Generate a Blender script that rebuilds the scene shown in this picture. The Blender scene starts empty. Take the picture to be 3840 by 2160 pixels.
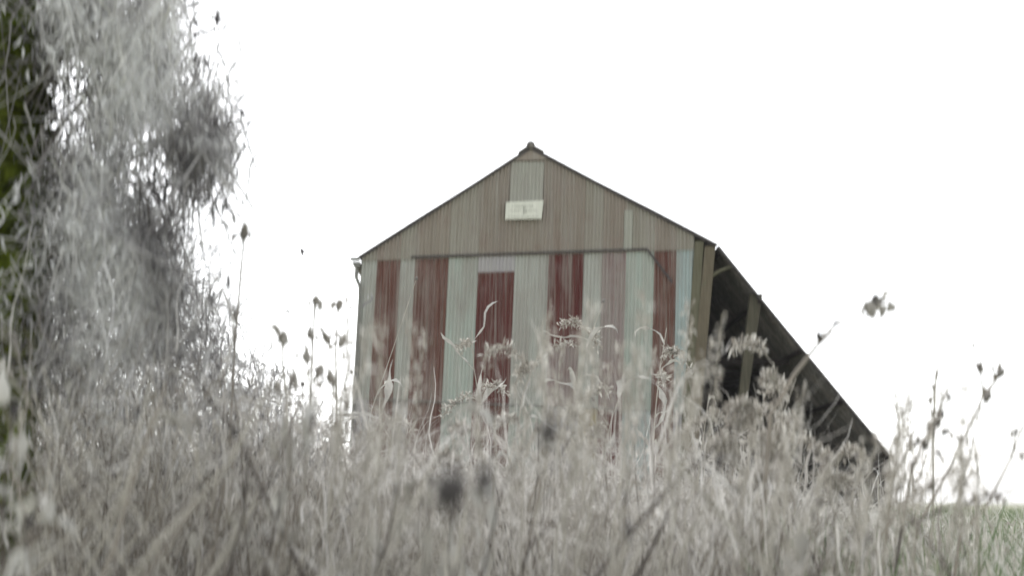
import bpy, math, random
import numpy as np
from mathutils import Vector, Matrix

random.seed(7); rng = np.random.default_rng(7)
scene = bpy.context.scene
COL = scene.collection

# ------------------------------------------------------------------ camera
CAM_Z = 0.60
FPX = 4752.0                      # focal length in pixels of the 3840 px wide photograph
PITCH = math.atan((1885 - 1080) / FPX)
cam = bpy.data.cameras.new('camera'); cam_o = bpy.data.objects.new('camera', cam)
COL.objects.link(cam_o); scene.camera = cam_o
cam_o.location = (0, 0, CAM_Z)
cam_o.rotation_euler = (math.pi / 2 + PITCH, 0, 0)
cam.sensor_width = 36.0; cam.lens = FPX / 3840 * 36.0
cam.clip_start = 0.05; cam.clip_end = 6000
cam.dof.use_dof = True
cam.dof.focus_distance = 10.0
cam.dof.aperture_fstop = 0.9
cam.dof.aperture_ratio = 3.0
scene.render.resolution_x, scene.render.resolution_y = 1024, 576

# ------------------------------------------------------------------ sky and sun (bright overcast)
SUN_EL, SUN_AZ = math.radians(52), math.radians(-25)     # azimuth measured from +Y towards +X
world = bpy.data.worlds.new('World'); scene.world = world; world.use_nodes = True
nt = world.node_tree; nt.nodes.clear()
sky = nt.nodes.new('ShaderNodeTexSky'); sky.sky_type = 'NISHITA'; sky.sun_disc = False
sky.sun_elevation = SUN_EL; sky.sun_rotation = SUN_AZ
sky.air_density = 1.0; sky.dust_density = 1.0; sky.ozone_density = 1.0
hs = nt.nodes.new('ShaderNodeHueSaturation'); hs.inputs['Saturation'].default_value = 0.10
bg = nt.nodes.new('ShaderNodeBackground'); bg.inputs['Strength'].default_value = 0.12
wo = nt.nodes.new('ShaderNodeOutputWorld')
nt.links.new(sky.outputs[0], hs.inputs['Color']); nt.links.new(hs.outputs[0], bg.inputs[0]); nt.links.new(bg.outputs[0], wo.inputs[0])
sl = bpy.data.lights.new('sun', 'SUN'); sl.energy = 1.0; sl.angle = math.radians(35); sl.color = (1, 0.97, 0.92)
so = bpy.data.objects.new('sun', sl); COL.objects.link(so)
sd = Vector((math.sin(SUN_AZ) * math.cos(SUN_EL), math.cos(SUN_AZ) * math.cos(SUN_EL), math.sin(SUN_EL)))
so.rotation_euler = sd.to_track_quat('Z', 'Y').to_euler(); so.location = (0, 0, 30)
scene.view_settings.view_transform = 'Standard'; scene.view_settings.look = 'None'
scene.view_settings.exposure = 1.35; scene.view_settings.gamma = 1.0
scene.view_settings.use_curve_mapping = False

# ------------------------------------------------------------------ helpers
CP, SP = math.cos(PITCH), math.sin(PITCH)
def at(px, py, Y):
    """point of the vertical plane y = Y seen at photograph pixel (px, py)"""
    a = (px - 1920) / FPX; b = (1080 - py) / FPX
    d = (a, CP - b * SP, SP + b * CP)
    t = Y / d[1]
    return Vector((a * t, Y, CAM_Z + d[2] * t))

def tag(o, label=None, cat=None, group=None, kind=None):
    if label: o['label'] = label
    if cat: o['category'] = cat
    if group: o['group'] = group
    if kind: o['kind'] = kind
    return o

def empty(name, loc=(0, 0, 0)):
    o = bpy.data.objects.new(name, None); COL.objects.link(o); o.location = loc
    o.empty_display_size = 0.2
    return o

def mesh_obj(name, V, F, mat, parent=None, smooth=False):
    me = bpy.data.meshes.new(name)
    me.from_pydata([tuple(v) for v in V], [], F)
    if smooth: me.polygons.foreach_set('use_smooth', [True] * len(me.polygons))
    me.materials.append(mat); me.update()
    o = bpy.data.objects.new(name, me); COL.objects.link(o)
    if parent:
        o.parent = parent
        o.matrix_parent_inverse = world_of(parent).inverted()
    return o

def world_of(o):
    m = o.matrix_basis.copy()
    if o.parent: m = world_of(o.parent) @ o.matrix_parent_inverse @ m
    return m

def np_obj(name, V, Q, mat, parent=None, smooth=False):
    """numpy quads -> object"""
    me = bpy.data.meshes.new(name)
    nv, nf = len(V), len(Q); k = Q.shape[1]
    me.vertices.add(nv); me.vertices.foreach_set('co', np.ascontiguousarray(V, dtype=np.float32).ravel())
    me.loops.add(nf * k); me.loops.foreach_set('vertex_index', np.ascontiguousarray(Q, dtype=np.int32).ravel())
    me.polygons.add(nf); me.polygons.foreach_set('loop_start', np.arange(0, nf * k, k, dtype=np.int32))
    me.polygons.foreach_set('loop_total', np.full(nf, k, dtype=np.int32))
    if smooth: me.polygons.foreach_set('use_smooth', np.ones(nf, dtype=bool))
    me.update(calc_edges=True); me.validate()
    me.materials.append(mat)
    o = bpy.data.objects.new(name, me); COL.objects.link(o)
    if parent:
        o.parent = parent; o.matrix_parent_inverse = world_of(parent).inverted()
    return o

class MB:
    def __init__(s): s.V = []; s.F = []
    def box(s, p0, p1):
        (x0, y0, z0), (x1, y1, z1) = p0, p1
        s.hexa([(x0, y0, z0), (x1, y0, z0), (x1, y1, z0), (x0, y1, z0)], [(x0, y0, z1), (x1, y0, z1), (x1, y1, z1), (x0, y1, z1)])
    def hexa(s, lo, hi):
        n = len(s.V); s.V += list(lo) + list(hi)
        for f in ((0, 3, 2, 1), (4, 5, 6, 7), (0, 1, 5, 4), (1, 2, 6, 5), (2, 3, 7, 6), (3, 0, 4, 7)):
            s.F.append(tuple(n + i for i in f))
    def tube(s, pts, rad, sides=4, cap=True):
        n0 = len(s.V); m = len(pts); pts = [Vector(p) for p in pts]
        for i, p in enumerate(pts):
            d = (pts[min(i + 1, m - 1)] - pts[max(i - 1, 0)])
            if d.length < 1e-9: d = Vector((0, 0, 1))
            d.normalize()
            a = d.cross(Vector((0.31, 0.87, 0.39)))
            if a.length < 1e-4: a = d.cross(Vector((1, 0, 0)))
            a.normalize(); b = d.cross(a)
            r = rad[i] if hasattr(rad, '__len__') else rad
            for k in range(sides):
                t = 2 * math.pi * k / sides
                s.V.append(p + a * (r * math.cos(t)) + b * (r * math.sin(t)))
        for i in range(m - 1):
            for k in range(sides):
                k2 = (k + 1) % sides
                s.F.append((n0 + i * sides + k, n0 + i * sides + k2, n0 + (i + 1) * sides + k2, n0 + (i + 1) * sides + k))
        if cap:
            s.F.append(tuple(n0 + k for k in reversed(range(sides))))
            s.F.append(tuple(n0 + (m - 1) * sides + k for k in range(sides)))
    def build(s, name, mat, parent=None, smooth=False):
        return mesh_obj(name, s.V, s.F, mat, parent, smooth)

# ------------------------------------------------------------------ materials
def new_mat(name):
    m = bpy.data.materials.new(name); m.use_nodes = True
    t = m.node_tree; b = t.nodes['Principled BSDF']
    b.inputs['Roughness'].default_value = 0.8
    b.inputs['Specular IOR Level'].default_value = 0.25
    return m, t, b

def ramp(t, fac, stops):
    r = t.nodes.new('ShaderNodeValToRGB')
    while len(r.color_ramp.elements) < len(stops): r.color_ramp.elements.new(0.5)
    for e, (p, c) in zip(r.color_ramp.elements, stops):
        e.position = p; e.color = (*c, 1)
    t.links.new(fac, r.inputs[0]); return r.outputs[0]

def noise(t, scale, detail=4, rough=0.6, vec=None, stretch=None):
    tc = t.nodes.new('ShaderNodeTexCoord'); v = tc.outputs['Object']
    if stretch:
        mp = t.nodes.new('ShaderNodeMapping'); mp.inputs['Scale'].default_value = stretch
        t.links.new(v, mp.inputs[0]); v = mp.outputs[0]
    n = t.nodes.new('ShaderNodeTexNoise'); n.inputs['Scale'].default_value = scale
    n.inputs['Detail'].default_value = detail; n.inputs['Roughness'].default_value = rough
    t.links.new(v, n.inputs['Vector']); return n.outputs['Fac']

def mixc(t, fac, a, b, mode='MIX'):
    m = t.nodes.new('ShaderNodeMix'); m.data_type = 'RGBA'; m.blend_type = mode
    for sock, val in ((m.inputs[0], fac), (m.inputs[6], a), (m.inputs[7], b)):
        if hasattr(val, 'links'): t.links.new(val, sock)
        elif isinstance(val, (int, float)): sock.default_value = val
        else: sock.default_value = (*val, 1)
    return m.outputs[2]

def sheet_mat(name, base, worn, rust, rust_amt=0.5, metal=0.0):
    """weathered corrugated sheet: paint, vertical run-off streaks, rust blooms"""
    m, t, b = new_mat(name)
    streak = noise(t, 1.0, 5, 0.65, stretch=(9, 9, 0.35))
    bloom = noise(t, 1.7, 6, 0.7)
    fine = noise(t, 40, 3, 0.6)
    c = ramp(t, streak, [(0.36, base), (0.66, worn)])
    rf = ramp(t, bloom, [(0.62 - 0.2 * rust_amt, (0, 0, 0)), (0.78, (rust_amt,) * 3)])
    c = mixc(t, rf, c, rust)
    fade = noise(t, 1.0, 4, 0.6, stretch=(1.6, 1.6, 0.45))
    c = mixc(t, ramp(t, fade, [(0.47, (0, 0, 0)), (0.68, (0.58,) * 3)]), c, (0.31, 0.275, 0.25))
    dirt = noise(t, 1.0, 6, 0.7, stretch=(14, 14, 0.22))
    c = mixc(t, ramp(t, dirt, [(0.48, (0, 0, 0)), (0.70, (0.6,) * 3)]), c, (0.38, 0.37, 0.335))
    c = mixc(t, 0.25, c, mixc(t, 1.0, c, ramp(t, fine, [(0.3, (0.55,) * 3), (0.7, (1.0,) * 3)]), 'MULTIPLY'))
    t.links.new(c, b.inputs['Base Color'])
    b.inputs['Roughness'].default_value = 0.62
    bp = t.nodes.new('ShaderNodeBump'); bp.inputs['Strength'].default_value = 0.25; bp.inputs['Distance'].default_value = 0.004
    t.links.new(fine, bp.inputs['Height']); t.links.new(bp.outputs[0], b.inputs['Normal'])
    return m

RUST = (0.16, 0.06, 0.035)
M = {}
M['red'] = sheet_mat('red_sheet', (0.095, 0.018, 0.016), (0.14, 0.045, 0.038), (0.09, 0.04, 0.02), 0.6)
M['red_brown'] = sheet_mat('red_brown_sheet', (0.115, 0.04, 0.03), (0.19, 0.10, 0.08), (0.10, 0.045, 0.02), 0.7)
M['rose'] = sheet_mat('faded_rose_sheet', (0.26, 0.195, 0.19), (0.36, 0.32, 0.305), (0.22, 0.08, 0.07), 0.6)
M['pale'] = sheet_mat('pale_sheet', (0.47, 0.49, 0.455), (0.38, 0.375, 0.345), (0.30, 0.22, 0.18), 0.35)
M['pale_green'] = sheet_mat('pale_green_sheet', (0.42, 0.485, 0.44), (0.43, 0.45, 0.41), (0.32, 0.28, 0.22), 0.3)
M['pale_blue'] = sheet_mat('pale_blue_sheet', (0.36, 0.46, 0.465), (0.41, 0.465, 0.455), (0.30, 0.30, 0.28), 0.3)
M['lavender'] = sheet_mat('lavender_grey_sheet', (0.40, 0.38, 0.40), (0.46, 0.45, 0.45), (0.30, 0.22, 0.22), 0.3)
M['tan'] = sheet_mat('ochre_sheet', (0.42, 0.36, 0.23), (0.46, 0.42, 0.32), (0.28, 0.15, 0.08), 0.5)
M['gable_a'] = sheet_mat('brown_grey_sheet', (0.25, 0.215, 0.175), (0.32, 0.285, 0.24), (0.24, 0.165, 0.14), 0.6)
M['gable_b'] = sheet_mat('green_grey_sheet', (0.285, 0.262, 0.22), (0.36, 0.345, 0.295), (0.26, 0.19, 0.16), 0.5)
M['gable_c'] = sheet_mat('mauve_grey_sheet', (0.255, 0.217, 0.178), (0.315, 0.278, 0.238), (0.25, 0.17, 0.145), 0.6)
M['gable_pale'] = sheet_mat('bleached_green_grey_sheet', (0.36, 0.365, 0.32), (0.42, 0.42, 0.37), (0.30, 0.26, 0.22), 0.4)
M['roof'] = sheet_mat('grey_roof_sheet', (0.10, 0.095, 0.088), (0.16, 0.155, 0.145), (0.09, 0.05, 0.035), 0.5)

def wood_mat(name, a, b_, scale=1.0):
    m, t, b = new_mat(name)
    g = noise(t, 3.0 * scale, 6, 0.7, stretch=(6, 6, 0.5))
    c = ramp(t, g, [(0.3, a), (0.7, b_)])
    t.links.new(c, b.inputs['Base Color']); return m
M['post'] = wood_mat('tan_post_wood', (0.105, 0.09, 0.062), (0.175, 0.148, 0.105))
M['olive'] = wood_mat('olive_wood', (0.10, 0.096, 0.062), (0.16, 0.152, 0.105))
M['olive_dark'] = wood_mat('olive_dark_wood', (0.06, 0.056, 0.040), (0.11, 0.10, 0.072))
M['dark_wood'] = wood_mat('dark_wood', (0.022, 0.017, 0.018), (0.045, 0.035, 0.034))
M['dark_trim'] = wood_mat('dark_trim', (0.05, 0.045, 0.045), (0.10, 0.09, 0.09))
M['gutter'] = wood_mat('grey_gutter', (0.16, 0.16, 0.15), (0.26, 0.26, 0.24))
M['sign'] = wood_mat('sign_white', (0.60, 0.61, 0.54), (0.78, 0.79, 0.71))
M['sign_ink'] = wood_mat('sign_ink', (0.30, 0.31, 0.27), (0.42, 0.42, 0.37))

def island_mat(name, stops, rough=0.85, transl=0.0, nz=None, patch=None):
    """colour differs from blade to blade (random per mesh island)"""
    m, t, b = new_mat(name)
    g = t.nodes.new('ShaderNodeNewGeometry')
    f = g.outputs['Random Per Island']
    if patch:                                              # patches of growth that are darker or paler as a whole
        pn = noise(t, patch, 2, 0.5, stretch=(1, 1, 0.6))
        mr = t.nodes.new('ShaderNodeMapRange'); mr.inputs[1].default_value = 0.40; mr.inputs[2].default_value = 0.60; mr.inputs[3].default_value = 0.0; mr.inputs[4].default_value = 1.0
        t.links.new(pn, mr.inputs[0])
        mm = t.nodes.new('ShaderNodeMix'); mm.inputs[0].default_value = 0.68; t.links.new(f, mm.inputs[2]); t.links.new(mr.outputs[0], mm.inputs[3]); f = mm.outputs[0]
    c = ramp(t, f, stops)
    if nz:
        n = noise(t, nz, 3, 0.6)
        c = mixc(t, 1.0, c, ramp(t, n, [(0.3, (0.62,) * 3), (0.7, (1.0,) * 3)]), 'MULTIPLY')
    t.links.new(c, b.inputs['Base Color']); b.inputs['Roughness'].default_value = rough
    if transl > 0:
        tr = t.nodes.new('ShaderNodeBsdfTranslucent'); t.links.new(c, tr.inputs['Color'])
        mx = t.nodes.new('ShaderNodeMixShader'); mx.inputs[0].default_value = transl
        out = t.nodes['Material Output']
        t.links.new(b.outputs[0], mx.inputs[1]); t.links.new(tr.outputs[0], mx.inputs[2]); t.links.new(mx.outputs[0], out.inputs['Surface'])
    return m
M['hay'] = island_mat('dry_grass', [(0.0, (0.15, 0.13, 0.105)), (0.3, (0.38, 0.36, 0.315)), (0.7, (0.60, 0.585, 0.535)), (1.0, (0.83, 0.82, 0.77))], transl=0.35, patch=1.1)
M['straw'] = island_mat('pale_straw', [(0.0, (0.26, 0.235, 0.215)), (0.35, (0.56, 0.54, 0.51)), (1.0, (0.88, 0.87, 0.84))], transl=0.35)
M['hay_dark'] = island_mat('dry_grass_dark', [(0.0, (0.10, 0.085, 0.075)), (0.5, (0.24, 0.215, 0.185)), (1.0, (0.42, 0.39, 0.34))], transl=0.25)
M['green_grass'] = island_mat('green_grass', [(0.0, (0.10, 0.15, 0.07)), (0.55, (0.17, 0.245, 0.125)), (0.8, (0.30, 0.34, 0.22)), (1.0, (0.52, 0.50, 0.42))], transl=0.3)
M['stem'] = island_mat('weed_stem', [(0.0, (0.22, 0.19, 0.165)), (1.0, (0.46, 0.42, 0.36))], nz=9)
M['stem_pale'] = island_mat('weed_stem_pale', [(0.0, (0.46, 0.43, 0.37)), (1.0, (0.66, 0.63, 0.56))], nz=9)
M['stem_dark'] = island_mat('weed_stem_dark', [(0.0, (0.08, 0.07, 0.065)), (1.0, (0.18, 0.155, 0.14))], nz=9)
M['leaf'] = island_mat('withered_leaf', [(0.0, (0.42, 0.40, 0.36)), (1.0, (0.62, 0.60, 0.55))], transl=0.25, nz=14)
M['leaf_white'] = island_mat('bleached_leaf', [(0.0, (0.60, 0.59, 0.55)), (1.0, (0.76, 0.75, 0.71))], transl=0.2, nz=14)
M['head_dark'] = island_mat('dark_seed_head', [(0.0, (0.055, 0.05, 0.052)), (1.0, (0.13, 0.12, 0.12))], nz=60)
M['head_grey'] = island_mat('grey_seed_head', [(0.0, (0.20, 0.185, 0.175)), (1.0, (0.40, 0.38, 0.355))], nz=60)
M['fluff'] = island_mat('seed_fluff', [(0.0, (0.30, 0.275, 0.24)), (0.6, (0.50, 0.475, 0.43)), (1.0, (0.84, 0.825, 0.78))], transl=0.3)
M['twig'] = island_mat('grey_twig', [(0.0, (0.10, 0.09, 0.09)), (0.4, (0.34, 0.33, 0.33)), (1.0, (0.78, 0.78, 0.77))], patch=2.6)
M['lichen'] = island_mat('lichen_leaf', [(0.0, (0.07, 0.065, 0.068)), (0.35, (0.26, 0.255, 0.26)), (0.6, (0.74, 0.75, 0.75)), (1.0, (0.90, 0.91, 0.91))], transl=0.55, patch=2.6)
M['bark'] = wood_mat('grey_bark', (0.09, 0.08, 0.075), (0.22, 0.205, 0.19), 2)

def moss_mat():
    m, t, b = new_mat('mossy_bark')
    n1 = noise(t, 2.2, 5, 0.65); n2 = noise(t, 26, 5, 0.7)
    c = ramp(t, n1, [(0.28, (0.06, 0.05, 0.025)), (0.40, (0.13, 0.15, 0.022)), (0.6, (0.19, 0.26, 0.026)), (0.78, (0.12, 0.12, 0.03))])
    c = mixc(t, 1.0, c, ramp(t, n2, [(0.3, (0.5,) * 3), (0.7, (1.0,) * 3)]), 'MULTIPLY')
    t.links.new(c, b.inputs['Base Color']); b.inputs['Roughness'].default_value = 0.95
    bp = t.nodes.new('ShaderNodeBump'); bp.inputs['Strength'].default_value = 0.8; bp.inputs['Distance'].default_value = 0.03
    t.links.new(n2, bp.inputs['Height']); t.links.new(bp.outputs[0], b.inputs['Normal'])
    return m
M['moss'] = moss_mat()
M['moss_leaf'] = island_mat('moss_tuft', [(0.0, (0.04, 0.045, 0.012)), (0.6, (0.08, 0.10, 0.016)), (1.0, (0.15, 0.17, 0.04))], transl=0.3)

def field_mat():
    m, t, b = new_mat('field')
    n1 = noise(t, 0.12, 5, 0.6); n2 = noise(t, 3.0, 5, 0.7)
    c = ramp(t, n1, [(0.35, (0.34, 0.33, 0.25)), (0.55, (0.24, 0.28, 0.17)), (0.75, (0.40, 0.38, 0.30))])
    c = mixc(t, 0.4, c, ramp(t, n2, [(0.3, (0.14, 0.14, 0.09)), (0.7, (0.38, 0.36, 0.28))]))
    t.links.new(c, b.inputs['Base Color']); b.inputs['Roughness'].default_value = 0.95
    return m
M['field'] = field_mat()

# ------------------------------------------------------------------ ground
def ground():
    V, F = [], []
    rings = [0.0, 3, 6, 10, 15, 22, 32, 45, 65, 100, 160, 260, 420, 700]
    n = 48
    V.append((0, 0, 0))
    for r in rings[1:]:
        for k in range(n):
            a = 2 * math.pi * k / n
            z = 0.0
            if r > 40: z = 0.25 * math.sin(a * 5 + r * 0.05)
            V.append((r * math.cos(a), r * math.sin(a) + 10, z if r < 300 else 0))
    for k in range(n): F.append((0, 1 + k, 1 + (k + 1) % n))
    for i in range(len(rings) - 2):
        for k in range(n):
            k2 = (k + 1) % n
            F.append((1 + i * n + k, 1 + (i + 1) * n + k, 1 + (i + 1) * n + k2, 1 + i * n + k2))
    tag(mesh_obj('field', V, F, M['field'], smooth=True), kind='structure')
ground()

# ------------------------------------------------------------------ barn
YF = 30.0                                    # the gable wall
LEAN = math.tan(math.radians(2.3))           # the old frame has racked sideways
def F2(px, py):
    p = at(px, py, YF); return p.x, p.z
ZREF = F2(1920, 1200)[1]
APEX = F2(1990, 552); EAVE = F2(1352, 960); KNEE = F2(2688, 918); TOE = F2(3350, 1725)
def roof_z(x):
    if x < APEX[0]:
        t = (x - EAVE[0]) / (APEX[0] - EAVE[0]); return EAVE[1] + t * (APEX[1] - EAVE[1])
    if x < KNEE[0]:
        t = (x - APEX[0]) / (KNEE[0] - APEX[0]); return APEX[1] + t * (KNEE[1] - APEX[1])
    t = (x - KNEE[0]) / (TOE[0] - KNEE[0]); return KNEE[1] + t * (TOE[1] - KNEE[1])
def line_fn(p, q):
    (x0, z0), (x1, z1) = p, q
    return lambda x: z0 + (x - x0) / (x1 - x0) * (z1 - z0)
SEAM1 = line_fn(F2(1540, 966), F2(2420, 936))
SEAM2 = line_fn(F2(1400, 1497), F2(2430, 1541))
PATCH = line_fn(F2(1790, 1018), F2(1920, 1014))
BASE = lambda x: -0.02
CORNER_U = F2(2585, 1200)[0]
barn = empty('barn', (0, YF, 0))
tag(barn, 'tall corrugated metal barn with red and pale sheets and an open lean-to', 'barn')
DEPTH = 11.0
PITCHC = 0.088

def ux(px): return F2(px, 1200)[0]
def solve(fn, u):
    z = fn(u)
    for _ in range(6): z = fn(u + LEAN * (z - ZREF))
    return z
frontw = None
def wall_sheet(u0, u1, lo, hi, mat, dy, parent, name='corrugated_sheet', amp=0.019, lo_pad=0.0, bend=0.0):
    """one corrugated sheet of the leaning gable wall between heights lo(x) and hi(x)"""
    n = max(6, int(round((u1 - u0) / PITCHC * 6)))
    V, F = [], []
    rows = 2 if not bend else 6
    for i in range(n + 1):
        u = u0 + (u1 - u0) * i / n
        y = YF + dy + amp * math.cos(2 * math.pi * u / PITCHC)
        zl = solve(lo, u) - lo_pad; zh = solve(hi, u)
        zh = max(zh, zl + 0.01)
        for r in range(rows):
            z = zl + (zh - zl) * r / (rows - 1)
            b = bend * (1 - r / (rows - 1)) ** 2
            V.append((u + LEAN * (z - ZREF), y - b, z))
    for i in range(n):
        for r in range(rows - 1):
            a = i * rows + r
            F.append((a, a + rows, a + rows + 1, a + 1))
    return mesh_obj(name, V, F, mat, parent, smooth=True)

# frame of the gable: girts behind the sheets (the wall that carries them)
mb = MB()
for fn, l, r in ((SEAM1, 1400, 2560), (SEAM2, 1370, 2570)):
    for k in range(6):
        xa = ux(l + (r - l) * k / 6); xb = ux(l + (r - l) * (k + 1) / 6)
        za, zb = fn(xa), fn(xb)
        mb.hexa([(xa, YF + 0.06, za - 0.08), (xb, YF + 0.06, zb - 0.08), (xb, YF + 0.14, zb - 0.08), (xa, YF + 0.14, za - 0.08)],
                [(xa, YF + 0.06, za + 0.08), (xb, YF + 0.06, zb + 0.08), (xb, YF + 0.14, zb + 0.08), (xa, YF + 0.14, za + 0.08)])
    if frontw is None: frontw = mb.build('front_wall', M['dark_wood'], barn)
    else: mb.build('girt', M['dark_wood'], frontw)
    mb = MB()

cols = [(1342, 1402, 'pale', 'gable_b', 'lavender'), (1402, 1482, 'red_brown', 'gable_c', 'red_brown'), (1482, 1546, 'pale', 'pale', 'lavender'),
        (1546, 1664, 'red_brown', 'gable_a', 'red_brown'), (1664, 1784, 'pale_green', 'gable_b', 'pale_green'), (1784, 1914, 'red', 'gable_a', 'red_brown'),
        (1914, 2050, 'pale', 'gable_a', 'pale_green'), (2050, 2174, 'red', 'gable_c', 'lavender'), (2174, 2252, 'pale', 'gable_b', 'tan'),
        (2252, 2334, 'rose', 'gable_c', 'red'), (2334, 2448, 'pale_green', 'gable_b', 'pale_blue'), (2448, 2524, 'red_brown', 'gable_c', 'red_brown'),
        (2524, 2590, 'pale_blue', 'gable_b', 'lavender')]
for i, (a, b, mid, gab, low) in enumerate(cols):
    u0, u1 = ux(a), ux(b) + 0.05
    dy = -0.005 * (i % 2)
    top = (lambda x: roof_z(x) - 0.03)
    g = {'pale': 'gable_b'}.get(gab, gab)
    wall_sheet(u0, u1, SEAM1, top, M[g], -0.030 + dy, frontw, lo_pad=0.05)
    if a == 1784:       # a short pale sheet closes the gap above this red one
        wall_sheet(u0, u1, PATCH, SEAM1, M['lavender'], -0.014 + dy, frontw, lo_pad=0.03)
        wall_sheet(u0, u1, SEAM2, PATCH, M[mid], 0.0 + dy, frontw)
    elif a == 2050:     # the red sheet stops short over a faded one
        short = lambda x: F2(2110, 1300)[1]
        wall_sheet(u0, u1, short, SEAM1, M[mid], -0.012 + dy, frontw)
        wall_sheet(u0, u1, SEAM2, lambda x: F2(2110, 1285)[1], M['rose'], 0.010 + dy, frontw)
    else:
        wall_sheet(u0, u1, SEAM2, SEAM1, M[mid], 0.0 + dy, frontw)
    wall_sheet(u0, u1, BASE, SEAM2, M[low], 0.028 + dy, frontw, lo_pad=0.0)
# loose bleached sheet above the sign and a pale strip on the right slope
wall_sheet(ux(1893), ux(2018), lambda x: F2(1960, 762)[1], lambda x: F2(1960, 610)[1], M['gable_pale'], -0.062, frontw, bend=0.05)
wall_sheet(ux(2330), ux(2362), SEAM1, lambda x: F2(2380, 790)[1], M['gable_pale'], -0.060, frontw)
# dark flashing at the two joints and along the clipped corner of the old doorway
def strip(name, pts, h, y0, y1, mat, parent):
    for (p, q) in zip(pts[:-1], pts[1:]):
        mb = MB(); d = Vector((q[0] - p[0], q[1] - p[1])).normalized(); nx, nz = -d.y * h / 2, d.x * h / 2
        mb.hexa([(p[0] - nx, y0, p[1] - nz), (q[0] - nx, y0, q[1] - nz), (q[0] - nx, y1, q[1] - nz), (p[0] - nx, y1, p[1] - nz)],
                [(p[0] + nx, y0, p[1] + nz), (q[0] + nx, y0, q[1] + nz), (q[0] + nx, y1, q[1] + nz), (p[0] + nx, y1, p[1] + nz)])
        mb.build(name, mat, parent)
strip('flashing', [F2(1545, 966), F2(2425, 936)], 0.05, YF - 0.075, YF - 0.048, M['dark_trim'], frontw)
strip('flashing', [F2(2425, 936), F2(2520, 1060)], 0.045, YF - 0.078, YF - 0.051, M['dark_trim'], frontw)
strip('flashing', [F2(1400, 1497), F2(2430, 1541)], 0.03, YF - 0.035, YF - 0.016, M['gutter'], frontw)
# apex cover plate
mb = MB()
pa, pb, pc, pd = F2(1925, 606), F2(2055, 600), F2(2040, 588), F2(1990, 556)
pe = F2(1938, 588)
V = [(p[0], YF - 0.085, p[1]) for p in (pa, pb, pc, pd, pe)] + [(p[0], YF - 0.047, p[1]) for p in (pa, pb, pc, pd, pe)]
Fc = [(0, 1, 2, 3, 4), (9, 8, 7, 6, 5)] + [(k, k + 5, (k + 1) % 5 + 5, (k + 1) % 5) for k in range(5)]
mesh_obj('apex_plate', V, Fc, M['gable_a'], frontw)

# roof slopes: corrugated sheets side by side, running back from the gable
def roof_slope(name, P, Q, sheets, overhang=0.12):
    """P upper edge (x,z), Q lower edge (x,z)"""
    d = Vector((Q[0] - P[0], Q[1] - P[1])); L = d.length; d /= L
    nrm = Vector((-d.y, d.x)) if d.x > 0 else Vector((d.y, -d.x))
    if nrm.y < 0: nrm = -nrm
    mb = MB()                                              # rafter and purlin boarding under the sheets
    for k in range(5):
        t = 0.02 + 0.235 * k
        c = Vector(P) + d * (L * t) - nrm * 0.07
        mb.box((c.x - 0.04, YF + 0.02, c.y - 0.05), (c.x + 0.04, YF + DEPTH, c.y + 0.05))
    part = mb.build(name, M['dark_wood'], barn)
    w = (DEPTH + overhang) / sheets
    for s_ in range(sheets):
        y0 = YF - overhang + s_ * w; y1 = y0 + w + 0.05
        n = int(w / PITCHC * 4); V, Fq = [], []
        jitter = random.uniform(-0.05, 0.09); sags = {0.34: random.uniform(-0.025, 0.012), 0.67: random.uniform(-0.025, 0.012)}
        for i in range(n + 1):
            y = y0 + (y1 - y0) * i / n
            o = 0.012 * math.cos(2 * math.pi * (y - YF) / PITCHC) + 0.004 * (s_ % 2)
            for t in (0.0, 0.34, 0.67, 1.0):
                l = t * (L + jitter if t == 1.0 else L)
                sag = sags.get(t, 0.0)
                for th in (0.0, -0.006):
                    p = Vector(P) + d * l + nrm * (o + th + sag)
                    V.append((p.x, y, p.y))
        for i in range(n):
            for k in range(3):
                a = i * 8 + k * 2
                Fq.append((a, a + 8, a + 10, a + 2)); Fq.append((a + 1, a + 3, a + 11, a + 9))
        for k in range(3):
            a = k * 2; Fq.append((a, a + 2, a + 3, a + 1))
            a = n * 8 + k * 2; Fq.append((a, a + 1, a + 3, a + 2))
        mesh_obj('roof_sheet', V, Fq, M['roof'], part, smooth=False)
    # verge board on the gable edge
    e0, e1 = Vector(P) - nrm * 0.045, Vector(Q) - nrm * 0.045
    vp = [tuple(e0 + (e1 - e0) * (k / 5) + nrm * (random.uniform(-0.016, 0.010) if 0 < k < 5 else 0)) for k in range(6)]
    strip('verge_trim', vp, 0.055, YF - 0.115, YF - 0.05, M['dark_trim'], part)
    return part
roof_slope('roof_slope', (APEX[0], APEX[1]), (EAVE[0] - 0.05, EAVE[1] - 0.03), 12)
roof_slope('roof_slope', (APEX[0], APEX[1]), KNEE, 12)
leanroof = roof_slope('lean_to_roof', (KNEE[0] + 0.03, KNEE[1] - 0.04), TOE, 12)
# ridge cap: a rounded roll along the ridge
mb = MB(); mb.tube([(APEX[0], YF - 0.16, APEX[1] + 0.02), (APEX[0], YF + DEPTH, APEX[1] + 0.02)], 0.10, 12)
for s_, e in ((-1, EAVE), (1, KNEE)):
    d = Vector((e[0] - APEX[0], e[1] - APEX[1])).normalized()
    p = Vector(APEX) + d * 0.36; up = Vector((0, 0.03))
    a = Vector(APEX)
    mb.hexa([(a.x, YF - 0.15, a.y + .022), (p.x, YF - 0.15, p.y + .022), (p.x, YF + DEPTH, p.y + .022), (a.x, YF + DEPTH, a.y + .022)],
            [(a.x, YF - 0.15, a.y + .06), (p.x, YF - 0.15, p.y + .05), (p.x, YF + DEPTH, p.y + .05), (a.x, YF + DEPTH, a.y + .06)])
mb.build('ridge_cap', M['roof'], barn, True)

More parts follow.
